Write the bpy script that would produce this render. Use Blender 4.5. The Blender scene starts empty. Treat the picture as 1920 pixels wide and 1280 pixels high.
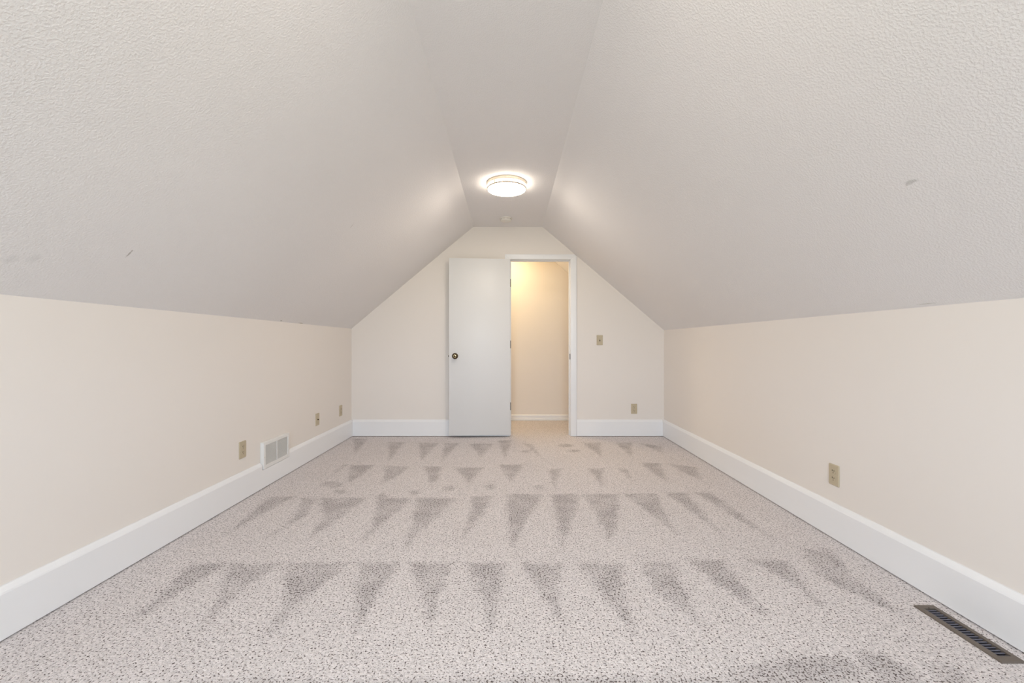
import bpy, bmesh, math, random
import numpy as np
from mathutils import Vector, Matrix

random.seed(7)
SC = bpy.context.scene
COL = SC.collection

# ------------------------------------------------------------------ camera
F_PX = 770.0                       # focal length in pixels of the 1920x1280 frame
VPX, VPY = 956.0, 645.0            # vanishing point of the room's long axis
CAM_Z = 1.05
cam_d = bpy.data.cameras.new('camera')
cam_d.sensor_width = 36.0
cam_d.lens = F_PX / 1920.0 * 36.0
cam_d.shift_x = (960.0 - VPX) / 1920.0
cam_d.shift_y = (VPY - 640.0) / 1920.0
cam_d.clip_start = 0.02
cam = bpy.data.objects.new('camera', cam_d)
COL.objects.link(cam)
cam.location = (0, 0, CAM_Z)
cam.rotation_euler = (math.radians(90), 0, 0)
SC.camera = cam

# ------------------------------------------------------------------ colour management
SC.view_settings.view_transform = 'Standard'
SC.view_settings.look = 'None'
SC.view_settings.gamma = 1.0
SC.view_settings.use_curve_mapping = False
SC.view_settings.exposure = -0.09
SC.cycles.max_bounces = 7
SC.cycles.diffuse_bounces = 6
SC.cycles.glossy_bounces = 2
SC.cycles.transmission_bounces = 2
SC.cycles.use_denoising = True
SC.cycles.use_light_tree = False
SC.cycles.use_adaptive_sampling = True
SC.cycles.adaptive_threshold = 0.02

# ------------------------------------------------------------------ world: bright overcast sky over ground
SKY = 24.5
W = bpy.data.worlds.new('world'); SC.world = W
W.use_nodes = True
nt = W.node_tree; nt.nodes.clear()
wo = nt.nodes.new('ShaderNodeOutputWorld'); bg = nt.nodes.new('ShaderNodeBackground')
tc = nt.nodes.new('ShaderNodeTexCoord'); sp = nt.nodes.new('ShaderNodeSeparateXYZ')
mr = nt.nodes.new('ShaderNodeMapRange'); mr.inputs[1].default_value = -0.03; mr.inputs[2].default_value = 0.03
mx = nt.nodes.new('ShaderNodeMix'); mx.data_type = 'RGBA'
mx.inputs[6].default_value = (0.58, 0.63, 0.58, 1)      # lawn and trees below the horizon
mx.inputs[7].default_value = (0.72, 0.86, 1.0, 1)       # overcast sky
nt.links.new(tc.outputs['Generated'], sp.inputs[0]); nt.links.new(sp.outputs[2], mr.inputs[0])
nt.links.new(mr.outputs[0], mx.inputs[0]); nt.links.new(mx.outputs[2], bg.inputs[0])
bg.inputs[1].default_value = SKY
nt.links.new(bg.outputs[0], wo.inputs[0])

# window in the gable wall behind the camera (light comes in here)
YF = -1.70                          # gable wall with the window, behind the camera
WIN_X0, WIN_X1, WIN_Z0, WIN_Z1 = -0.75, 0.72, 0.66, 2.02
pl = bpy.data.lights.new('window_portal', 'AREA'); pl.shape = 'RECTANGLE'
pl.size = WIN_X1 - WIN_X0; pl.size_y = WIN_Z1 - WIN_Z0; pl.cycles.is_portal = True
po = bpy.data.objects.new('window_portal', pl); COL.objects.link(po)
po.location = ((WIN_X0 + WIN_X1) / 2, YF - 0.13, (WIN_Z0 + WIN_Z1) / 2)
po.rotation_euler = (math.radians(90), 0, 0)             # faces +Y, into the room

LAMP_POWER = 17.0
HALL_POWER = 14.0
LAMP_COL = (1.0, 0.89, 0.755)
HALL_COL = (1.0, 0.77, 0.43)

# ------------------------------------------------------------------ key dimensions (metres)
K = 0.0061                          # metres per pixel at the far wall
YB = F_PX * K                       # far wall, 4.697
WT = 0.12                           # its thickness
YH = 5.654                          # hallway wall beyond the door
XL, XR = -1.812, 1.763              # knee walls
ZL, ZR = 1.227, 1.2086              # tops of the knee walls
ZC = 2.392                          # flat ceiling

def ridge_l(y): return -0.393 - 0.022 * (y - 1.602) / 3.095
def ridge_r(y): return 0.364 + 0.008 * (y - 1.602) / 3.095
def floor_pt(px, py):
    y = F_PX * CAM_Z / (py - VPY)
    return ((px - VPX) * y / F_PX, y)

# ------------------------------------------------------------------ helpers
def link(name, me, mat=None, parent=None):
    o = bpy.data.objects.new(name, me); COL.objects.link(o)
    if mat is not None and me is not None and len(me.materials) == 0: me.materials.append(mat)
    if parent is not None: o.parent = parent
    return o
def tag(o, label, cat=None, group=None, kind=None):
    o['label'] = label
    if cat: o['category'] = cat
    if group: o['group'] = group
    if kind: o['kind'] = kind
    return o
def struct(o, label, cat): return tag(o, label, cat, None, 'structure')
def empty(name, loc=(0, 0, 0), rz=0.0, parent=None):
    o = bpy.data.objects.new(name, None); COL.objects.link(o)
    o.location = loc; o.rotation_euler = (0, 0, rz); o.empty_display_size = 0.05
    if parent: o.parent = parent
    return o
def to_mesh(bm, name, smooth=False, angle=None):
    bmesh.ops.recalc_face_normals(bm, faces=bm.faces[:])
    me = bpy.data.meshes.new(name); bm.to_mesh(me); bm.free()
    if smooth:
        for p in me.polygons: p.use_smooth = True
        if angle is not None:
            try: me.set_sharp_from_angle(angle=math.radians(angle))
            except Exception: pass
    return me
def box_bm(x0, x1, y0, y1, z0, z1, bevel=0.0, seg=2, bm=None):
    own = bmesh.new()
    vs = [own.verts.new((x, y, z)) for x in (x0, x1) for y in (y0, y1) for z in (z0, z1)]
    for f in ((0, 1, 3, 2), (4, 6, 7, 5), (0, 4, 5, 1), (2, 3, 7, 6), (0, 2, 6, 4), (1, 5, 7, 3)):
        own.faces.new([vs[i] for i in f])
    bmesh.ops.recalc_face_normals(own, faces=own.faces[:])
    if bevel > 0:
        bmesh.ops.bevel(own, geom=own.edges[:], offset=bevel, segments=seg, affect='EDGES', profile=0.5)
    if bm is None: return own
    tmp = bpy.data.meshes.new('tmp'); own.to_mesh(tmp); own.free()
    bm.from_mesh(tmp); bpy.data.meshes.remove(tmp)
    return bm
def box(name, mat, x0, x1, y0, y1, z0, z1, bevel=0.0, seg=2, parent=None):
    return link(name, to_mesh(box_bm(x0, x1, y0, y1, z0, z1, bevel, seg), name, bevel > 0, 40), mat, parent)
def loft(name, mat, a, b, parent=None):
    """closed solid between two polygons with the same number of points"""
    bm = bmesh.new()
    va = [bm.verts.new(p) for p in a]; vb = [bm.verts.new(p) for p in b]
    n = len(a)
    bm.faces.new(va); bm.faces.new(vb[::-1])
    for i in range(n): bm.faces.new((va[i], vb[i], vb[(i + 1) % n], va[(i + 1) % n]))
    return link(name, to_mesh(bm, name), mat, parent)
def lathe_bm(profile, seg=48, bm=None):
    """profile: (radius, height) pairs turned about local Z"""
    bm = bm or bmesh.new()
    rings = []
    for r, z in profile:
        if r < 1e-6: rings.append([bm.verts.new((0, 0, z))])
        else: rings.append([bm.verts.new((r * math.cos(2 * math.pi * k / seg), r * math.sin(2 * math.pi * k / seg), z)) for k in range(seg)])
    for a, b in zip(rings, rings[1:]):
        for k in range(seg):
            k2 = (k + 1) % seg
            if len(a) == 1 and len(b) == 1: continue
            if len(a) == 1: bm.faces.new((a[0], b[k], b[k2]))
            elif len(b) == 1: bm.faces.new((a[k], b[0], a[k2]))
            else: bm.faces.new((a[k], b[k], b[k2], a[k2]))
    return bm
def lathe(name, mat, profile, seg=48, parent=None, angle=35):
    return link(name, to_mesh(lathe_bm(profile, seg), name, True, angle), mat, parent)

# ------------------------------------------------------------------ materials
def new_mat(name):
    m = bpy.data.materials.new(name); m.use_nodes = True
    t = m.node_tree; b = t.nodes['Principled BSDF']
    return m, t, b
def N(t, kind, **kw):
    n = t.nodes.new(kind)
    for k, v in kw.items(): setattr(n, k, v)
    return n
def matte(name):
    m = bpy.data.materials.new(name); m.use_nodes = True
    t = m.node_tree; t.nodes.clear()
    o = t.nodes.new('ShaderNodeOutputMaterial'); b = t.nodes.new('ShaderNodeBsdfDiffuse')
    t.links.new(b.outputs[0], o.inputs[0]); return m, t, b
def math_n(t, op, a, b=None, c=None, clamp=False):
    n = t.nodes.new('ShaderNodeMath'); n.operation = op; n.use_clamp = clamp
    for i, v in enumerate((a, b, c)):
        if v is None: continue
        if isinstance(v, (int, float)): n.inputs[i].default_value = v
        else: t.links.new(v, n.inputs[i])
    return n.outputs[0]
def mix_col(t, fac, a, b):
    n = t.nodes.new('ShaderNodeMix'); n.data_type = 'RGBA'
    for i, v in ((0, fac), (6, a), (7, b)):
        if isinstance(v, (int, float)): n.inputs[i].default_value = v
        elif isinstance(v, tuple): n.inputs[i].default_value = (*v, 1) if len(v) == 3 else v
        else: t.links.new(v, n.inputs[i])
    return n.outputs[2]
def noise(t, vec, scale, detail=2.0, rough=0.5):
    n = t.nodes.new('ShaderNodeTexNoise'); n.inputs['Scale'].default_value = scale
    n.inputs['Detail'].default_value = detail; n.inputs['Roughness'].default_value = rough
    t.links.new(vec, n.inputs['Vector']); return n.outputs[0]
def ramp01(t, v, lo, hi):
    n = t.nodes.new('ShaderNodeMapRange'); n.interpolation_type = 'SMOOTHSTEP'
    n.inputs[1].default_value = lo; n.inputs[2].default_value = hi
    t.links.new(v, n.inputs[0]); return n.outputs[0]
def pos_of(t): return t.nodes.new('ShaderNodeNewGeometry').outputs['Position']
def bump(t, b, height, strength, dist):
    n = t.nodes.new('ShaderNodeBump'); n.inputs['Strength'].default_value = strength
    n.inputs['Distance'].default_value = dist
    t.links.new(height, n.inputs['Height']); t.links.new(n.outputs[0], b.inputs['Normal'])

def plaster(name, col, scale, strength, dist, marks=(), var=0.02):
    m, t, b = matte(name)
    p = pos_of(t)
    big = noise(t, p, 1.3, 0.0)
    col_out = mix_col(t, big, tuple(c * (1 - var) for c in col), tuple(min(1, c * (1 + var)) for c in col))
    mk = math_n(t, 'MULTIPLY', math_n(t, 'SUBTRACT', noise(t, p, 90, 1.0), 0.5), 0.9) if marks else None
    for (centre, axis_u, ru, axis_v, rv, mcol, amount) in marks:
        s = N(t, 'ShaderNodeVectorMath', operation='SUBTRACT'); t.links.new(p, s.inputs[0]); s.inputs[1].default_value = centre
        ds = []
        for ax, r in ((axis_u, ru), (axis_v, rv)):
            d = N(t, 'ShaderNodeVectorMath', operation='DOT_PRODUCT'); t.links.new(s.outputs[0], d.inputs[0])
            d.inputs[1].default_value = tuple(Vector(ax) / r); ds.append(math_n(t, 'MULTIPLY', d.outputs['Value'], d.outputs['Value']))
        rr = math_n(t, 'SQRT', math_n(t, 'ADD', ds[0], ds[1]))
        rr = math_n(t, 'ADD', rr, mk)
        fac = math_n(t, 'MULTIPLY', math_n(t, 'SUBTRACT', 1.0, ramp01(t, rr, 0.35, 1.0)), amount)
        col_out = mix_col(t, fac, col_out, mcol)
    t.links.new(col_out, b.inputs['Color'])
    if not strength: return m
    h = ramp01(t, noise(t, p, scale, 2.0, 0.5), 0.36, 0.68)
    bump(t, b, h, strength, dist)
    return m
def paint(name, col, rough=0.45, bstr=0.05, scale=40, spec=0.4):
    m, t, b = new_mat(name)
    p = pos_of(t)
    n1 = noise(t, p, 3.0, 0.0)
    t.links.new(mix_col(t, n1, tuple(c * 0.985 for c in col), tuple(min(1, c * 1.015) for c in col)), b.inputs['Base Color'])
    b.inputs['Roughness'].default_value = rough; b.inputs['Specular IOR Level'].default_value = spec
    if bstr: bump(t, b, noise(t, p, scale, 0.0), bstr, 0.001)
    return m
def metal(name, col, rough=0.3, metallic=1.0):
    m, t, b = new_mat(name)
    n1 = noise(t, pos_of(t), 60.0, 2.0)
    t.links.new(mix_col(t, n1, tuple(c * 0.9 for c in col), tuple(min(1, c * 1.1) for c in col)), b.inputs['Base Color'])
    b.inputs['Metallic'].default_value = metallic; b.inputs['Roughness'].default_value = rough
    return m
def glow(name, col, strength):
    m, t, b = new_mat(name)
    b.inputs['Base Color'].default_value = (0.9, 0.88, 0.84, 1)
    b.inputs['Emission Color'].default_value = (*col, 1)
    b.inputs['Emission Strength'].default_value = strength
    b.inputs['Roughness'].default_value = 0.4
    return m

# points on the sloped ceilings under a pixel, for the scuffs seen there
def slope_hit(px, py, side):
    d = Vector(((px - VPX) / F_PX, 1.0, (VPY - py) / F_PX))
    if side == 'l': a, b = Vector((XL, 0, ZL)), Vector((-0.404, 0, ZC))
    else: a, b = Vector((XR, 0, ZR)), Vector((0.368, 0, ZC))
    u = (b - a); n = Vector((-u.z, 0, u.x))
    o = Vector((0, 0, CAM_Z)); s = (a - o).dot(n) / d.dot(n)
    return tuple(o + d * s), tuple(u.normalized())
def slope_mark(px, py, side, ru, rv, col, amt, rot=0.0):
    c, u = slope_hit(px, py, side)
    u = Vector(u); v = Vector((0, 1, 0))
    au = u * math.cos(rot) + v * math.sin(rot); av = v * math.cos(rot) - u * math.sin(rot)
    return (c, tuple(au), ru, tuple(av), rv, col, amt)

def line_mark(p0, p1, side, width, col, amt):
    a, u = slope_hit(*p0, side); b, _ = slope_hit(*p1, side)
    a, b = Vector(a), Vector(b); d = (b - a); n = Vector(u).cross(Vector((0, 1, 0)))
    return (tuple((a + b) / 2), tuple(d.normalized()), d.length / 2, tuple(d.normalized().cross(n)), width, col, amt)
CEIL_COL = (0.82, 0.80, 0.795)
WALL_COL = (0.82, 0.768, 0.72)
marks_l = [line_mark((233, 486), (252, 467), 'l', 0.005, (0.38, 0.35, 0.32), 0.7),
           slope_mark(22, 487, 'l', 0.026, 0.022, (0.58, 0.58, 0.58), 0.25),
           slope_mark(66, 485, 'l', 0.026, 0.022, (0.58, 0.58, 0.58), 0.25),
           line_mark((656, 430), (666, 419), 'l', 0.006, (0.5, 0.47, 0.44), 0.4),
           slope_mark(527, 601, 'l', 0.006, 0.014, (0.25, 0.22, 0.18), 0.8),
           slope_mark(564, 605.5, 'l', 0.007, 0.05, (0.42, 0.36, 0.25), 0.7)]
marks_r = [line_mark((1694, 349), (1721, 335), 'r', 0.012, (0.50, 0.49, 0.47), 0.6),
           slope_mark(1740, 569, 'r', 0.004, 0.05, (0.55, 0.52, 0.48), 0.6)]
M_ceil = plaster('ceiling_texture', CEIL_COL, 150, 0.24, 0.004)
M_slope_l = plaster('slope_texture_left', CEIL_COL, 150, 0.24, 0.004, marks_l)
M_slope_r = plaster('slope_texture_right', CEIL_COL, 150, 0.24, 0.004, marks_r)
M_wall = plaster('wall_cream', WALL_COL, 45, 0.0, 0.002, var=0.01)
M_trim = paint('trim_white', (0.86, 0.86, 0.87), 0.4, 0.0)
M_door = paint('door_white', (0.745, 0.74, 0.735), 0.42, 0.04, 12)
M_ivory = paint('ivory_plastic', (0.53, 0.45, 0.32), 0.4, 0.0)
M_slot = paint('slot_dark', (0.03, 0.02, 0.012), 0.7, 0.0)
M_white_metal = paint('white_enamel', (0.80, 0.79, 0.77), 0.35, 0.02)
M_dark = paint('duct_dark', (0.035, 0.035, 0.045), 0.8, 0.0)
M_grille_dark = paint('grille_shade', (0.07, 0.063, 0.056), 0.8, 0.0)  # painted shade: dark sheet in place of an open duct behind the slats
M_brown = paint('register_brown', (0.15, 0.122, 0.10), 0.5, 0.02)
M_blade = paint('register_blade', (0.12, 0.115, 0.14), 0.45, 0.02)
M_brass = metal('antique_brass', (0.085, 0.058, 0.026), 0.30)
M_bronze = paint('dark_bronze', (0.07, 0.055, 0.04), 0.45, 0.0)
M_brass_lt = metal('brass_highlight', (0.55, 0.42, 0.25), 0.25)  # paler brass paints the ring highlight onto the raised knob ring
M_nickel = metal('brushed_nickel', (0.78, 0.71, 0.60), 0.38)
M_plastic = paint('detector_plastic', (0.78, 0.74, 0.68), 0.5, 0.0)
M_vinyl = paint('window_vinyl', (0.82, 0.82, 0.81), 0.4, 0.0)
def glass_mat():
    m = bpy.data.materials.new('window_glass'); m.use_nodes = True
    t = m.node_tree; t.nodes.clear()
    o = t.nodes.new('ShaderNodeOutputMaterial'); tr = t.nodes.new('ShaderNodeBsdfTransparent'); gl = t.nodes.new('ShaderNodeBsdfGlossy')
    gl.inputs['Roughness'].default_value = 0.02; fr = t.nodes.new('ShaderNodeFresnel'); fr.inputs[0].default_value = 1.45
    ms = t.nodes.new('ShaderNodeMixShader')
    t.links.new(fr.outputs[0], ms.inputs[0]); t.links.new(tr.outputs[0], ms.inputs[1]); t.links.new(gl.outputs[0], ms.inputs[2])
    t.links.new(ms.outputs[0], o.inputs[0]); return m
M_glass = glass_mat()

def carpet():
    m, t, b = matte('carpet_loop_pile')
    p = pos_of(t)
    at = N(t, 'ShaderNodeAttribute', attribute_name='pile_lay')
    wob = math_n(t, 'MULTIPLY', math_n(t, 'SUBTRACT', noise(t, p, 22, 2.0, 0.65), 0.5), 0.08)
    lay = math_n(t, 'SUBTRACT', 1.0, ramp01(t, math_n(t, 'ADD', at.outputs['Fac'], wob), -0.028, 0.026))
    patch = ramp01(t, noise(t, p, 7.0, 1.0), 0.30, 0.65)
    lay = math_n(t, 'MULTIPLY', lay, math_n(t, 'ADD', 0.55, math_n(t, 'MULTIPLY', patch, 0.45)))
    # loops
    mp = N(t, 'ShaderNodeMapping'); t.links.new(p, mp.inputs[0]); mp.inputs['Scale'].default_value = (1, 1, 0)
    v = N(t, 'ShaderNodeTexVoronoi'); v.voronoi_dimensions = '2D'; v.inputs['Scale'].default_value = 150; t.links.new(mp.outputs[0], v.inputs['Vector'])
    sepc = N(t, 'ShaderNodeSeparateColor'); t.links.new(v.outputs['Color'], sepc.inputs[0])
    # dark flecks: the low tail of a fine noise, more of them where the pile is brushed the other way
    fl = noise(t, mp.outputs[0], 135, 2.0, 0.6)
    thr = math_n(t, 'ADD', fl, math_n(t, 'MULTIPLY', lay, -0.045))
    fleck = math_n(t, 'SUBTRACT', 1.0, ramp01(t, thr, 0.375, 0.425))
    base = mix_col(t, sepc.outputs[0], (0.645, 0.603, 0.60), (0.84, 0.785, 0.78))
    base = mix_col(t, math_n(t, 'MULTIPLY', lay, 0.40), base, (0.37, 0.345, 0.35))
    col = mix_col(t, fleck, base, (0.13, 0.105, 0.10))
    broad = noise(t, p, 2.2, 1.0)
    col = mix_col(t, math_n(t, 'MULTIPLY', broad, 0.12), col, (0.40, 0.37, 0.36))
    t.links.new(col, b.inputs['Color'])
    h = math_n(t, 'SUBTRACT', math_n(t, 'SUBTRACT', 1.0, v.outputs['Distance']), math_n(t, 'MULTIPLY', fleck, 0.5))
    bump(t, b, h, 0.45, 0.004)
    return m
M_carpet = carpet()

# ------------------------------------------------------------------ room shell
T = 0.10
Y0, Y1 = YF - T, YH + T
REG = (1.617, 1.697, 1.350, 1.645)            # floor register face: x0, x1, y0, y1
REG_IN = (1.636, 1.679, 1.374, 1.623)         # its opening

def seg_sd(P, poly):
    """signed distance (negative inside) of points P (n,2) to a polygon"""
    n = len(poly); d = np.full(len(P), 1e9); inside = np.zeros(len(P), bool)
    for i in range(n):
        a = np.array(poly[i]); b = np.array(poly[(i + 1) % n]); e = b - a; w = P - a
        tt = np.clip((w @ e) / max(e @ e, 1e-12), 0, 1)
        d = np.minimum(d, np.hypot(*(w - tt[:, None] * e).T))
        c = ((a[1] > P[:, 1]) != (b[1] > P[:, 1]))
        xi = (b[0] - a[0]) * (P[:, 1] - a[1]) / ((b[1] - a[1]) if abs(b[1] - a[1]) > 1e-12 else 1e-12) + a[0]
        inside ^= c & (P[:, 0] < xi)
    return np.where(inside, -d, d)

# vacuum strokes traced on the carpet (pixels of points lying on the floor)
STROKES = [
 [(362,1055),(428,1055),(345,1105),(235,1173)], [(428,1055),(530,1055),(450,1108),(377,1180),(417,1095)],
 [(532,1055),(654,1055),(575,1120),(505,1192),(534,1120)], [(672,1055),(745,1055),(706,1120),(665,1184),(669,1120)],
 [(769,1055),(848,1055),(822,1120),(803,1180),(788,1110)], [(875,1055),(947,1055),(934,1125),(919,1186),(900,1110)],
 [(978,1056),(1053,1056),(1044,1125),(1061,1183),(1020,1120)], [(1084,1056),(1166,1056),(1169,1109),(1192,1186),(1137,1125)],
 [(1200,1053),(1259,1053),(1285,1110),(1318,1173),(1231,1112)], [(1290,1050),(1355,1048),(1404,1109),(1440,1156),(1364,1109)],
 [(1397,1047),(1473,1051),(1515,1100),(1550,1142),(1470,1085)], [(1503,1029),(1557,1029),(1597,1080),(1712,1164),(1590,1108),(1528,1073)],
 [(505,931),(555,930),(495,962),(420,1004)], [(567,933),(595,933),(575,965),(500,1009),(556,965)],
 [(599,933),(689,933),(640,968),(578,1012),(606,970)], [(711,933),(771,934),(725,975),(678,1018),(698,980)],
 [(780,933),(858,934),(800,985),(758,1028),(772,980)], [(886,930),(924,930),(900,970),(868,1008),(880,970)],
 [(951,926),(1019,926),(985,980),(961,1028),(951,980)], [(1034,926),(1087,926),(1075,975),(1053,1026),(1045,980)],
 [(1094,926),(1160,926),(1156,987),(1142,1018),(1120,965)], [(1169,925),(1231,925),(1250,965),(1268,1000),(1215,960)],
 [(1240,922),(1290,923),(1337,978),(1372,1018),(1292,958)], [(1297,922),(1334,922),(1387,959),(1460,1018),(1370,968)],
 [(642,870),(656,870),(602,906)], [(654,871),(704,871),(680,892),(648,908),(652,890)], [(720,872),(770,874),(745,895),(714,907),(718,890)],
 [(793,873),(831,874),(825,895),(809,915),(797,890)], [(847,875),(910,876),(893,893),(879,913),(868,895)], [(935,870),(985,870),(970,890),(957,906),(945,890)],
 [(1025,878),(1055,878),(1047,900),(1039,923)], [(1100,877),(1135,877),(1133,900),(1128,918),(1115,895)], [(1153,877),(1177,878),(1193,908)],
 [(1195,866),(1242,868),(1254,906),(1225,888)], [(1247,868),(1307,875),(1325,906),(1285,888)],
 [(660,822),(692,822),(664,855)], [(727,828),(760,828),(729,868)], [(783,829),(824,830),(788,868)], [(831,830),(864,830),(826,868)],
 [(877,831),(927,831),(902,859)], [(932,825),(962,825),(947,865)], [(977,829),(999,833),(1022,865)], [(1088,829),(1129,829),(1129,858)],
 [(1150,829),(1187,829),(1187,860)], [(1195,830),(1244,836),(1242,850)],
 [(1370,1262),(1460,1236),(1590,1228),(1640,1300),(1360,1300)], [(1598,1218),(1650,1223),(1720,1260),(1745,1300),(1650,1300)],
 [(1735,1245),(1790,1247),(1835,1295),(1770,1295)], [(250,1300),(330,1276),(700,1277),(1000,1268),(1300,1273),(1370,1262),(1360,1300)],
]
SPOTS = [(918,912,7,4.5), (623,908,16,5), (778,922,8,3.5), (842,915,8,3.5), (715,931,7,5), (1011,913,7,4), (1076,845,9,2), (1060,835,12,2.5), (640,922,10,3), (985,846,6,2)]
def make_floor():
    xs = np.linspace(XL - 0.05, XR + 0.05, 241); ys = np.linspace(Y0, Y1, 441)
    GX, GY = np.meshgrid(xs, ys, indexing='ij')
    P = np.stack([GX.ravel(), GY.ravel()], 1)
    sd = np.full(len(P), 0.5)
    polys = [([floor_pt(*q) for q in s], 0.012 if s[0][1] < 925 else 0.0) for s in STROKES]
    for px, py, rx, ry in SPOTS:
        polys.append(([floor_pt(px + rx * 1.25 * math.cos(a), py + ry * 1.25 * math.sin(a)) for a in np.linspace(0, 2 * math.pi, 12, endpoint=False)], 0.0))
    for poly, soft in polys:
        q = np.array(poly); lo = q.min(0) - 0.12; hi = q.max(0) + 0.12
        sel = np.where((P[:, 0] > lo[0]) & (P[:, 0] < hi[0]) & (P[:, 1] > lo[1]) & (P[:, 1] < hi[1]))[0]
        if len(sel): sd[sel] = np.minimum(sd[sel], np.minimum(seg_sd(P[sel], poly) + soft, 0.5))
    sd = np.clip(sd, -0.1, 0.12)
    nx, ny = len(xs), len(ys)
    V = np.column_stack([P, np.zeros(len(P))])
    I, J = np.meshgrid(np.arange(nx - 1), np.arange(ny - 1), indexing='ij')
    a = (I * ny + J).ravel(); cx = (xs[:-1] + xs[1:])[I.ravel()] / 2; cy = (ys[:-1] + ys[1:])[J.ravel()] / 2
    keep = ~((cx > REG_IN[0] - 0.012) & (cx < REG_IN[1] + 0.012) & (cy > REG_IN[2] - 0.012) & (cy < REG_IN[3] + 0.012))
    a = a[keep]
    Fq = np.column_stack([a, a + ny, a + ny + 1, a + 1])
    me = bpy.data.meshes.new('floor')
    me.from_pydata(V.tolist(), [], Fq.tolist())
    at = me.attributes.new('pile_lay', 'FLOAT', 'POINT'); at.data.foreach_set('value', sd.astype(np.float32))
    return link('floor', me, M_carpet)
struct(make_floor(), 'grey-beige flecked loop carpet with vacuum strokes covering the attic floor', 'floor')

struct(box('wall_left', M_wall, XL - T, XL, Y0, Y1, -0.02, 1.30), 'low cream knee wall on the left under the sloped ceiling', 'wall')
struct(box('wall_right', M_wall, XR, XR + T, Y0, Y1, -0.02, 1.28), 'low cream knee wall on the right under the sloped ceiling', 'wall')
def slope(name, mat, side):
    pts = []
    for y in (Y0, Y1):
        if side == 'l': a, b = Vector((XL, y, ZL)), Vector((ridge_l(y), y, ZC)); n = Vector((-(b.z - a.z), 0, b.x - a.x)).normalized() * T
        else: a, b = Vector((XR, y, ZR)), Vector((ridge_r(y), y, ZC)); n = Vector(((b.z - a.z), 0, a.x - b.x)).normalized() * T
        pts.append([a, b, b + n, a + n])
    return loft(name, mat, *pts)
struct(slope('ceiling_left', M_slope_l, 'l'), 'textured off-white sloped ceiling on the left with small scuffs', 'ceiling')
struct(slope('ceiling_right', M_slope_r, 'r'), 'textured off-white sloped ceiling on the right with a small dent', 'ceiling')
struct(loft('ceiling', M_ceil, [(ridge_l(Y0) - .08, Y0, ZC), (ridge_r(Y0) + .08, Y0, ZC), (ridge_r(Y0) + .08, Y0, ZC + T), (ridge_l(Y0) - .08, Y0, ZC + T)],
     [(ridge_l(Y1) - .08, Y1, ZC), (ridge_r(Y1) + .08, Y1, ZC), (ridge_r(Y1) + .08, Y1, ZC + T), (ridge_l(Y1) - .08, Y1, ZC + T)]),
     'narrow flat textured ceiling strip along the top of the attic', 'ceiling')

# far wall with the doorway
DX0, DX1, DZ = -0.014, 0.708, 2.032            # hole in the wall
def gable(y, hole=None):
    p = [(XL - .02, -0.02)]
    if hole: p += [(hole[0], -0.02), (hole[0], hole[2]), (hole[1], hole[2]), (hole[1], -0.02)]
    p += [(XR + .02, -0.02), (XR + .02, ZR), (ridge_r(y) + .01, ZC + .01), (ridge_l(y) - .01, ZC + .01), (XL - .02, ZL)]
    return [(x, y, z) for x, z in p]
struct(loft('wall_back', M_wall, gable(YB, (DX0, DX1, DZ)), gable(YB + WT, (DX0, DX1, DZ))), 'cream gable end wall with the open doorway', 'wall')
struct(loft('wall_hallway', M_wall, gable(YH), gable(YH + T)), 'cream hallway wall seen through the open doorway', 'wall')
struct(box('wall_hallway_left', M_wall, -1.0, -0.9, YB + WT, YH, 0, 2.0), 'cream side wall of the hallway beyond the doorway', 'wall')
# gable wall behind the camera: four pieces around the window, one mesh
def front_wall():
    bm = bmesh.new()
    ya, yb = YF - T, YF
    def solid(pts):
        va = [bm.verts.new((x, ya, z)) for x, z in pts]; vb = [bm.verts.new((x, yb, z)) for x, z in pts]; n = len(pts)
        bm.faces.new(va); bm.faces.new(vb[::-1])
        for i in range(n): bm.faces.new((va[i], vb[i], vb[(i + 1) % n], va[(i + 1) % n]))
    def zl(x): return ZL + (x - XL) * (ZC - ZL) / (ridge_l(YF) - XL)
    def zr(x): return ZR + (XR - x) * (ZC - ZR) / (XR - ridge_r(YF))
    solid([(XL - .02, -.02), (WIN_X0, -.02), (WIN_X0, zl(WIN_X0) + .02), (XL - .02, ZL)])
    solid([(WIN_X1, -.02), (XR + .02, -.02), (XR + .02, ZR), (WIN_X1, zr(WIN_X1) + .02)])
    solid([(WIN_X0, -.02), (WIN_X1, -.02), (WIN_X1, WIN_Z0), (WIN_X0, WIN_Z0)])
    solid([(WIN_X0, WIN_Z1), (WIN_X1, WIN_Z1), (WIN_X1, zr(WIN_X1) + .02), (ridge_r(YF), ZC + .02), (ridge_l(YF), ZC + .02), (WIN_X0, zl(WIN_X0) + .02)])
    return link('wall_front', to_mesh(bm, 'wall_front'), M_wall)
struct(front_wall(), 'cream gable wall with the daylight window facing the doorway', 'wall')

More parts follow.
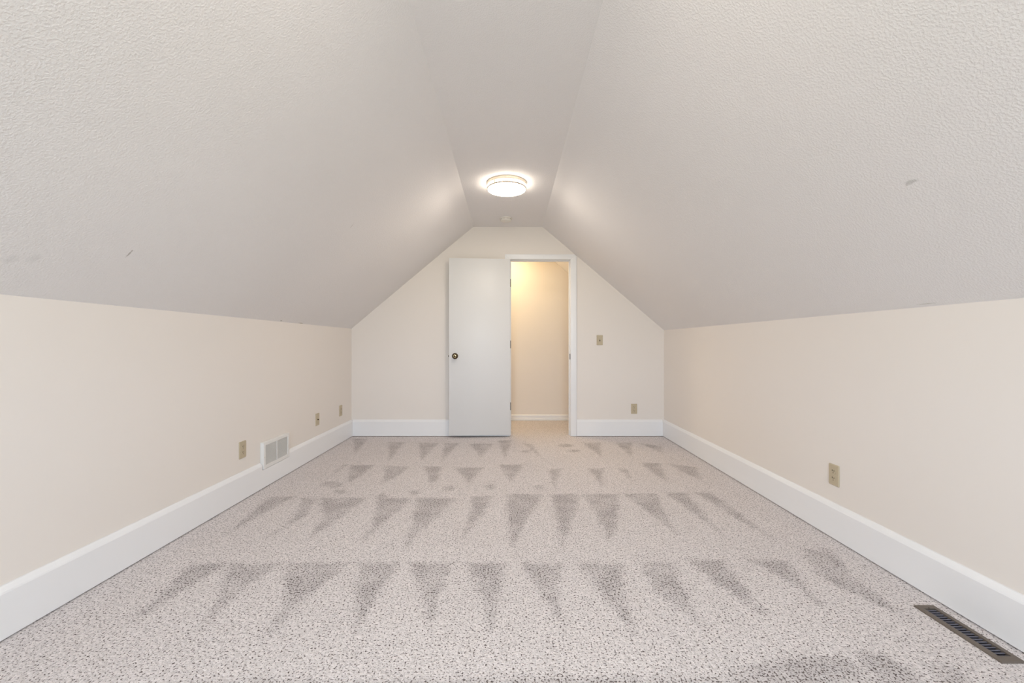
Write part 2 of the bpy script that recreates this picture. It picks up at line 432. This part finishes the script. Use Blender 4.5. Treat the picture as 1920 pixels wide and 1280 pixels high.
# window
def window():
    w = empty('window_1', ((WIN_X0 + WIN_X1) / 2, YF, WIN_Z0))
    hw = (WIN_X1 - WIN_X0) / 2; h = WIN_Z1 - WIN_Z0
    def ring(name, x0, x1, z0, z1, wd, y0, y1, par):
        bm = bmesh.new()
        for a in ((x0, x0 + wd, z0, z1), (x1 - wd, x1, z0, z1), (x0 + wd, x1 - wd, z0, z0 + wd), (x0 + wd, x1 - wd, z1 - wd, z1)):
            box_bm(a[0], a[1], y0, y1, a[2], a[3], 0.002, 1, bm)
        return link(name, to_mesh(bm, name), M_vinyl, par)
    ring('window_frame', -hw, hw, 0, h, 0.035, -0.095, -0.01, w)
    for x0, x1 in ((-hw + .035, -0.01), (0.01, hw - .035)):
        s = ring('sash', x0, x1, 0.035, h - 0.035, 0.03, -0.08, -0.05, w)
        box('pane', M_glass, x0 + .028, x1 - .028, -0.067, -0.063, 0.063, h - 0.063, parent=s)
    box('mullion', M_vinyl, -0.012, 0.012, -0.09, -0.02, 0.035, h - 0.035, 0.002, 1, w)
    box('window_sill', M_trim, -hw - .08, hw + .08, -0.02, 0.04, -0.03, -0.002, 0.004, 2, w)
    for x0, x1 in ((-hw - .07, -hw), (hw, hw + .07)): box('casing', M_trim, x0, x1, 0.0, 0.016, -0.002, h, 0.003, 1, w)
    box('casing', M_trim, -hw - .07, hw + .07, 0.0, 0.016, h, h + .07, 0.003, 1, w)
    struct(w, 'white two-sash window in the gable wall facing the doorway', 'window')
window()

# ------------------------------------------------------------------ baseboards
BP = [(0, 0.006), (0.022, 0.006), (0.022, 0.166), (0.019, 0.172), (0.006, 0.189), (0, 0.190)]     # (out from wall, height)
BP_LOW = [(0, 0.006), (0.022, 0.006), (0.022, 0.10), (0.022, 0.125), (0.022, 0.137), (0, 0.138)]
BH = [(0, 0.002), (0.020, 0.002), (0.021, 0.010), (0.013, 0.016), (0.013, 0.020), (0.019, 0.023), (0.019, 0.031), (0.012, 0.034), (0.012, 0.062), (0.017, 0.066), (0.016, 0.074), (0.005, 0.082), (0, 0.082)]
def run(bm, prof, a, b, out):
    """extrude a profile from a to b (x,y); out = unit vector pointing into the room"""
    va = [bm.verts.new((a[0] + out[0] * d, a[1] + out[1] * d, z)) for d, z in prof]
    vb = [bm.verts.new((b[0] + out[0] * d, b[1] + out[1] * d, z)) for d, z in prof]
    n = len(prof); bm.faces.new(va); bm.faces.new(vb[::-1])
    for i in range(n): bm.faces.new((va[i], vb[i], vb[(i + 1) % n], va[(i + 1) % n]))
def baseboard(name, label, runs):
    bm = bmesh.new()
    for r in runs: run(bm, *r)
    return struct(link(name, to_mesh(bm, name), M_trim), label, 'baseboard')
V_Y0, V_Y1 = 2.972, 3.334                       # notch for the air return
baseboard('baseboard_left', 'tall white baseboard along the left knee wall', [(BP, (XL, YF), (XL, V_Y0), (1, 0)), (BP_LOW, (XL, V_Y0), (XL, V_Y1), (1, 0)), (BP, (XL, V_Y1), (XL, YB), (1, 0))])
baseboard('baseboard_right', 'tall white baseboard along the right knee wall', [(BP, (XR, YF), (XR, YB), (-1, 0))])
baseboard('baseboard_back_left', 'tall white baseboard on the end wall left of the door', [(BP, (XL + .022, YB), (-0.055, YB), (0, -1))])
baseboard('baseboard_back_right', 'tall white baseboard on the end wall right of the doorway', [(BP, (0.763, YB), (XR - .022, YB), (0, -1))])
baseboard('baseboard_front', 'tall white baseboard under the daylight window', [(BP, (XL + .022, YF), (XR - .022, YF), (0, 1))])
baseboard('baseboard_hallway', 'low moulded white baseboard in the hallway beyond the doorway', [(BH, (-0.9, YH), (XR, YH), (0, -1))])

# ------------------------------------------------------------------ doorway trim
trim = empty('trim_1', (0.34, YB, 0))
struct(trim, 'white door casing and jamb around the open doorway', 'door trim')
def xz_piece(name, pts, y0, y1, mat, parent, bevel=0.003):
    bm = bmesh.new()
    va = [bm.verts.new((x - parent.location.x, y0 - parent.location.y, z)) for x, z in pts]
    f = bm.faces.new(va)
    r = bmesh.ops.extrude_face_region(bm, geom=[f])
    bmesh.ops.translate(bm, verts=[v for v in r['geom'] if isinstance(v, bmesh.types.BMVert)], vec=(0, y1 - y0, 0))
    if bevel: bmesh.ops.bevel(bm, geom=bm.edges[:], offset=bevel, segments=2, affect='EDGES', profile=0.5)
    return link(name, to_mesh(bm, name, True, 40), mat, parent)
CX0, CX1, CZ = -0.0005, 0.6935, 2.018           # casing inner edges
xz_piece('head_casing', [(CX0, CZ), (CX1, CZ), (0.7400, 2.0675), (0.7360, 2.0745), (-0.057, 2.0745)], YB - 0.018, YB, M_trim, trim)
xz_piece('side_casing', [(CX0, 0.002), (CX0, CZ), (-0.057, 2.0745), (-0.057, 0.002)], YB - 0.018, YB, M_trim, trim)
xz_piece('side_casing', [(CX1, 0.002), (0.7615, 0.002), (0.7615, 2.0535), (0.7400, 2.0675), (CX1, CZ)], YB - 0.018, YB, M_trim, trim)
xz_piece('jamb', [(DX0, 0.0), (0.004, 0.0), (0.004, 2.0145), (DX0, 2.0145)], YB, YB + WT, M_trim, trim, 0.0015)
xz_piece('jamb', [(0.690, 0.0), (DX1, 0.0), (DX1, 2.0145), (0.690, 2.0145)], YB, YB + WT, M_trim, trim, 0.0015)
xz_piece('head_jamb', [(DX0, 2.0145), (DX1, 2.0145), (DX1, DZ), (DX0, DZ)], YB, YB + WT, M_trim, trim, 0.0015)
xz_piece('door_stop', [(0.004, 0.0), (0.014, 0.0), (0.014, 2.004), (0.004, 2.004)], YB + 0.038, YB + 0.073, M_trim, trim, 0.0015)
xz_piece('door_stop', [(0.680, 0.0), (0.690, 0.0), (0.690, 2.004), (0.680, 2.004)], YB + 0.038, YB + 0.073, M_trim, trim, 0.0015)
xz_piece('door_stop', [(0.004, 2.004), (0.690, 2.004), (0.690, 2.0145), (0.004, 2.0145)], YB + 0.038, YB + 0.073, M_trim, trim, 0.0015)
sk = xz_piece('strike_plate', [(0.6875, 0.876), (0.6905, 0.876), (0.6905, 0.940), (0.6875, 0.940)], YB - 0.006, YB + 0.030, M_bronze, trim, 0.0008)
sk['label'] = 'dark metal strike plate'

# ------------------------------------------------------------------ door, swung back against the wall
ang = math.atan2(0.045, 0.687)
door = empty('door_1', (0.004, 4.636, 0.0), ang)          # local -X runs along the slab
struct(door, 'flat white slab door swung open against the end wall', 'door')
box('slab', M_door, -0.687, 0.0, 0.0, 0.035, 0.026, 2.013, 0.002, 2, door)
def turned(name, mat, prof, loc, parent, seg=40, facing=-1):
    o = lathe(name, mat, prof, seg, parent); o.location = loc
    o.rotation_euler = (math.radians(90) * (1 if facing < 0 else -1), 0, 0); return o
knob = turned('door_knob', M_brass, [(0, 0.063), (0.008, 0.0625), (0.010, 0.060), (0.013, 0.0602), (0.018, 0.060), (0.024, 0.056), (0.0275, 0.049), (0.0275, 0.042), (0.023, 0.034), (0.013, 0.028), (0.011, 0.018), (0.012, 0.010), (0, 0.010)], (-0.619, 0.0, 0.917), door)
knob['label'] = 'round antique brass knob'
lathe('rosette', M_brass, [(0, 0.0), (0.034, 0.0), (0.034, 0.003), (0.030, 0.008), (0.016, 0.011), (0, 0.011)], 40, knob)
lathe('knob_ring', M_brass_lt, [(0.0125, 0.0598), (0.0135, 0.0618), (0.0165, 0.0615), (0.0175, 0.0596), (0.0125, 0.0598)], 40, knob)
lathe('keyhole', M_slot, [(0, 0.0634), (0.0045, 0.0634), (0.0045, 0.061), (0, 0.061)], 16, knob)
kb = turned('door_knob', M_brass, [(0, 0.030), (0.018, 0.029), (0.0265, 0.022), (0.024, 0.014), (0.012, 0.008), (0.012, 0.0), (0, 0)], (-0.619, 0.035, 0.917), door, 32, 1)
lp = box('latch_plate', M_brass, -0.6885, -0.6865, 0.006, 0.029, 0.889, 0.945, 0.0006, 1, door)
box('latch_bolt', M_brass, -0.6960, -0.6880, 0.010, 0.024, 0.909, 0.925, 0.002, 1, lp)
for zc in (1.745, 1.047, 0.345):
    hg = link('hinge', to_mesh(lathe_bm([(0, -0.045), (0.0035, -0.045), (0.0062, -0.042), (0.0062, 0.042), (0.0035, 0.045), (0, 0.045)], 16), 'hinge', True, 40), M_bronze, door)
    hg.location = (0.0035, 0.031, zc)
    box('hinge_leaf', M_bronze, -0.0042, -0.0030, -0.026, 0.003, -0.043, 0.043, 0.0, 1, hg)

# ------------------------------------------------------------------ wall plates
def rounded_rect(w, h, r, n=5):
    pts = []
    for cx, cz, a0 in ((w / 2 - r, h / 2 - r, 0), (-w / 2 + r, h / 2 - r, 90), (-w / 2 + r, -h / 2 + r, 180), (w / 2 - r, -h / 2 + r, 270)):
        for k in range(n): a = math.radians(a0 + 90 * k / (n - 1)); pts.append((cx + r * math.cos(a), cz + r * math.sin(a)))
    return pts
def slab_xz(pts, y0, y1, inset=0.0):
    """plate in local XZ; back at y0, face at y1 (< y0), face inset for a bevel"""
    bm = bmesh.new()
    ym = y0 + (y1 - y0) * 0.45
    mw = max(abs(p[0]) for p in pts); mh = max(abs(p[1]) for p in pts)
    sx, sz = (mw - inset) / mw, (mh - inset) / mh
    L = [[(x, y0, z) for x, z in pts], [(x, ym, z) for x, z in pts], [(x * sx, y1, z * sz) for x, z in pts]]
    R = [[bm.verts.new(p) for p in l] for l in L]; n = len(pts)
    bm.faces.new(R[0]); bm.faces.new(R[-1][::-1])
    for a, b in zip(R, R[1:]):
        for i in range(n): bm.faces.new((a[i], b[i], b[(i + 1) % n], a[(i + 1) % n]))
    return bm
PW, PH = 0.070, 0.114
me_plate = to_mesh(slab_xz(rounded_rect(PW, PH, 0.004), 0.0, -0.006, 0.003), 'cover_plate', True, 25)
def recept_pts():
    pts = []
    for k in range(24):
        a = 2 * math.pi * k / 24; pts.append((0.0172 * math.cos(a), max(-0.0138, min(0.0138, 0.0172 * math.sin(a)))))
    return pts
me_recept = to_mesh(slab_xz(recept_pts(), -0.003, -0.0078, 0.0006), 'receptacle', True, 25)
me_slot = to_mesh(box_bm(-0.0015, 0.0015, -0.0084, -0.0070, -0.0046, 0.0046), 'slot')
me_slot_s = to_mesh(box_bm(-0.0015, 0.0015, -0.0084, -0.0070, -0.0036, 0.0036), 'slot_short')
def disc_mesh(name, r, y0, y1, seg=16):
    return to_mesh(slab_xz([(r * math.cos(2 * math.pi * k / seg), r * math.sin(2 * math.pi * k / seg)) for k in range(seg)], y0, y1, r * 0.12), name, True, 30)
me_ground = disc_mesh('ground_hole', 0.0028, -0.0068, -0.0084, 12)
me_screw = disc_mesh('screw', 0.0032, -0.005, -0.0072, 14)
for me, mt in ((me_plate, M_ivory), (me_recept, M_ivory), (me_slot, M_slot), (me_slot_s, M_slot), (me_ground, M_slot), (me_screw, M_ivory)): me.materials.append(mt)
def part(name, me, parent, loc=(0, 0, 0), mat=None):
    o = link(name, me, mat, parent); o.location = loc; return o
def outlet(loc, rz, label):
    t = empty('wall_outlet', loc, rz); tag(t, label, 'outlet', 'ivory duplex wall outlets')
    part('cover_plate', me_plate, t)
    for dz in (0.0195, -0.0195):
        r = part('receptacle', me_recept, t, (0, 0, dz))
        part('slot', me_slot, r, (-0.0063, 0, 0.004)); part('slot', me_slot_s, r, (0.0063, 0, 0.004)); part('ground_hole', me_ground, r, (0, 0, -0.0075))
    part('screw', me_screw, t)
    return t
H = math.radians(90)
outlet((XL, 2.780, 0.336), H, 'ivory duplex outlet on the left wall just before the air return grille')
outlet((XL, 4.393, 0.339), H, 'ivory outlet plate on the left wall nearest the far corner')
outlet((XR, 2.230, 0.340), -H, 'ivory duplex outlet on the right knee wall')
outlet((1.420, YB, 0.312), 0, 'ivory duplex outlet on the end wall below the light switch')
# coax jack plate
cj = empty('coax_plate', (XL, 3.862, 0.343), H); tag(cj, 'ivory cable jack plate with one centre hole between grille and corner outlet', 'wall plate')
part('cover_plate', me_plate, cj)
jk = link('jack', to_mesh(lathe_bm([(0, 0.004), (0.0062, 0.004), (0.0062, 0.008), (0.0048, 0.008), (0.0048, 0.014), (0.003, 0.014), (0.003, 0.009), (0, 0.009)], 16), 'jack', True, 35), M_brass, cj); jk.rotation_euler = (H, 0, 0)
for dz in (0.042, -0.042): part('screw', me_screw, cj, (0, 0, dz))
# light switch
sw = empty('light_switch', (1.027, YB, 1.096), 0); tag(sw, 'ivory toggle light switch on the end wall right of the doorway', 'light switch')
part('cover_plate', me_plate, sw)
cl = box('toggle_slot', M_slot, -0.0058, 0.0058, -0.0066, -0.005, -0.0125, 0.0125, 0, 1, sw)
tg = box('toggle', M_ivory, -0.0045, 0.0045, -0.019, -0.004, -0.0045, 0.0045, 0.0015, 2, sw); tg.rotation_euler = (math.radians(-24), 0, 0)
for dz in (0.030, -0.030): part('screw', me_screw, sw, (0, 0, dz))

# ------------------------------------------------------------------ air return grille on the left wall
vy0, vy1, vz0, vz1 = 2.980, 3.326, 0.140, 0.334
vt = empty('air_return_grille', (XL, (vy0 + vy1) / 2, vz0), H); tag(vt, 'white louvred air return grille low on the left wall over the baseboard', 'vent')
hw, hh, dp = (vy1 - vy0) / 2, vz1 - vz0, 0.027       # local: x along the wall, -y into the room
bw = 0.024
def frame_ring(name, x0, x1, z0, z1, wl, wb, wt, y0, y1, mat, parent, bev=0.002):
    bm = bmesh.new()
    for a in ((x0, x0 + wl, z0, z1), (x1 - wl, x1, z0, z1), (x0 + wl, x1 - wl, z0, z0 + wb), (x0 + wl, x1 - wl, z1 - wt, z1)):
        box_bm(a[0], a[1], y0, y1, a[2], a[3], bev, 1, bm)
    return link(name, to_mesh(bm, name), mat, parent)
frame_ring('frame', -hw, hw, 0, hh, bw, 0.028, 0.024, -dp, 0.0, M_white_metal, vt)
bk = box('backing', M_grille_dark, -hw + .01, hw - .01, -0.004, -0.001, 0.01, hh - 0.01, 0, 1, vt)
box('mullion', M_white_metal, -0.004, 0.004, -dp + 0.001, -dp + 0.009, 0.028, hh - 0.024, 0.001, 1, vt)
NS = 21
zs0, zs1 = 0.028, hh - 0.024
L2 = hw - bw - 0.005
me_vs = to_mesh(box_bm(-L2 / 2, L2 / 2, -0.0036, 0.0036, -0.0007, 0.0007), 'slat'); me_vs.materials.append(M_white_metal)
for side in (-1, 1):
    for k in range(NS):
        s = part('slat', me_vs, vt, (side * (0.005 + L2 / 2), -dp + 0.0045, zs0 + (k + 0.5) * (zs1 - zs0) / NS)); s.rotation_euler = (math.radians(28), 0, 0)
for sx in (-1, 1):
    o = part('screw', disc_mesh('vent_screw', 0.0035, -dp + 0.001, -dp - 0.0012, 12), vt, (sx * (hw - 0.012), 0, hh * 0.45), M_nickel)

# ------------------------------------------------------------------ floor register
rg = empty('floor_register', ((REG[0] + REG[1]) / 2, (REG[2] + REG[3]) / 2, 0.0)); tag(rg, 'brown metal floor register set in the carpet beside the right baseboard', 'floor vent')
rw, rl = (REG[1] - REG[0]) / 2, (REG[3] - REG[2]) / 2
iw0, iw1 = REG_IN[0] - rg.location.x, REG_IN[1] - rg.location.x
il0, il1 = REG_IN[2] - rg.location.y, REG_IN[3] - rg.location.y
def reg_frame():
    bm = bmesh.new()
    O = [(-rw, -rl), (rw, -rl), (rw, rl), (-rw, rl)]
    I = [(iw0, il0), (iw1, il0), (iw1, il1), (iw0, il1)]
    lev = [[(x, y, -0.002) for x, y in O], [(x, y, 0.003) for x, y in O], [(x * 0.94, y * 0.985, 0.0065) for x, y in O],
           [(x, y, 0.0065) for x, y in I], [(x, y, -0.035) for x, y in I]]
    R = [[bm.verts.new(p) for p in l] for l in lev]
    for a, b in zip(R, R[1:]):
        for i in range(4): bm.faces.new((a[i], a[(i + 1) % 4], b[(i + 1) % 4], b[i]))
    return link('frame', to_mesh(bm, 'frame'), M_brown, rg)
reg_frame()
def reg_duct():
    bm = bmesh.new()
    I = [(iw0 - .001, il0 - .001), (iw1 + .001, il0 - .001), (iw1 + .001, il1 + .001), (iw0 - .001, il1 + .001)]
    a = [bm.verts.new((x, y, -0.004)) for x, y in I]; b = [bm.verts.new((x, y, -0.09)) for x, y in I]
    for i in range(4): bm.faces.new((a[i], b[i], b[(i + 1) % 4], a[(i + 1) % 4]))
    bm.faces.new(b)
    return link('duct', to_mesh(bm, 'duct'), M_dark, rg)
reg_duct()
NB = 19
me_bl = to_mesh(box_bm(iw0, iw1, -0.0022, 0.0022, -0.004, 0.004, 0.0006, 1), 'slat'); me_bl.materials.append(M_blade)
for k in range(NB):
    s = part('slat', me_bl, rg, (0, il0 + (k + 0.5) * (il1 - il0) / NB + 0.001, -0.001)); s.rotation_euler = (math.radians(25), 0, 0)
box('damper_lever', M_brown, -0.002, 0.002, il1 - 0.004, il1 + 0.002, 0.004, 0.011, 0.0008, 1, rg)

# ------------------------------------------------------------------ ceiling lights
def ceiling_light(loc, label, power, col, name='ceiling_light'):
    t = empty(name, loc); tag(t, label, 'ceiling light', 'round flush ceiling lights')
    R = 0.163
    area = math.pi * 0.157 ** 2 + 2 * math.pi * 0.158 * 0.026
    M_gl = glow('lit_diffuser', col, power / (math.pi * area))
    lathe('ceiling_pan', M_nickel, [(0, 0), (R, 0), (R, -0.022), (R - 0.002, -0.0245), (R - 0.008, -0.0245), (R - 0.008, -0.010), (0, -0.010)], 72, t)
    M_side = glow('lit_side_glass', col, 0.42 * power / (math.pi * area))
    lathe('side_glass', M_side, [(0.1575, -0.0115), (0.1585, -0.0490)], 64, t)
    lathe('diffuser', M_gl, [(0.1583, -0.0490), (0.157, -0.055), (0.150, -0.0585), (0.11, -0.061), (0.05, -0.0625), (0, -0.063)], 64, t)
    lathe('trim_ring', M_nickel, [(0.1590, -0.0455), (R + 0.001, -0.0455), (R + 0.001, -0.054), (0.1570, -0.0570), (0.1565, -0.0550), (0.1590, -0.0455)], 72, t)
    for a in (234, 354, 114):
        c = box('clip', M_nickel, 0.1585, 0.1645, -0.006, 0.006, -0.058, -0.020, 0.001, 1, t); c.rotation_euler = (0, 0, math.radians(a))
    for a in (275, 35, 155):
        s = link('screw', to_mesh(lathe_bm([(0, 0.003), (0.004, 0.002), (0.004, -0.002), (0, -0.002)], 12), 'lamp_screw', True, 40), M_nickel, t)
        s.location = (R * math.cos(math.radians(a)), R * math.sin(math.radians(a)), -0.012); s.rotation_euler = (0, H, math.radians(a))
    return t
ceiling_light((-0.027, 3.42, ZC), 'lit round flush ceiling light with nickel bands in the attic room', LAMP_POWER, LAMP_COL)
ceiling_light((-0.02, 0.95, ZC), 'matching round flush ceiling light nearer the daylight window', LAMP_POWER * 0.7, LAMP_COL)
ceiling_light((-0.12, 5.24, ZC), 'warm round flush ceiling light in the hallway beyond the doorway', HALL_POWER, HALL_COL)

# ------------------------------------------------------------------ smoke detector
sd_ = empty('smoke_detector', (-0.042, 4.383, ZC)); tag(sd_, 'small round white smoke detector on the ceiling near the end wall', 'smoke detector')
lathe('base', M_plastic, [(0, 0), (0.067, 0), (0.067, -0.007), (0.062, -0.009), (0, -0.009)], 48, sd_)
lathe('cover', M_plastic, [(0.060, -0.009), (0.060, -0.020), (0.056, -0.030), (0.046, -0.035), (0.020, -0.037), (0, -0.037)], 48, sd_)
for k in range(10):
    a = 2 * math.pi * k / 10
    v = box('vent_slot', M_slot, 0.0592, 0.0605, -0.011, 0.011, -0.0160, -0.0143, 0, 1, sd_); v.rotation_euler = (0, 0, a)
b_ = lathe('test_button', M_white_metal, [(0, -0.0385), (0.010, -0.0380), (0.011, -0.0365), (0.011, -0.034), (0, -0.034)], 20, sd_)
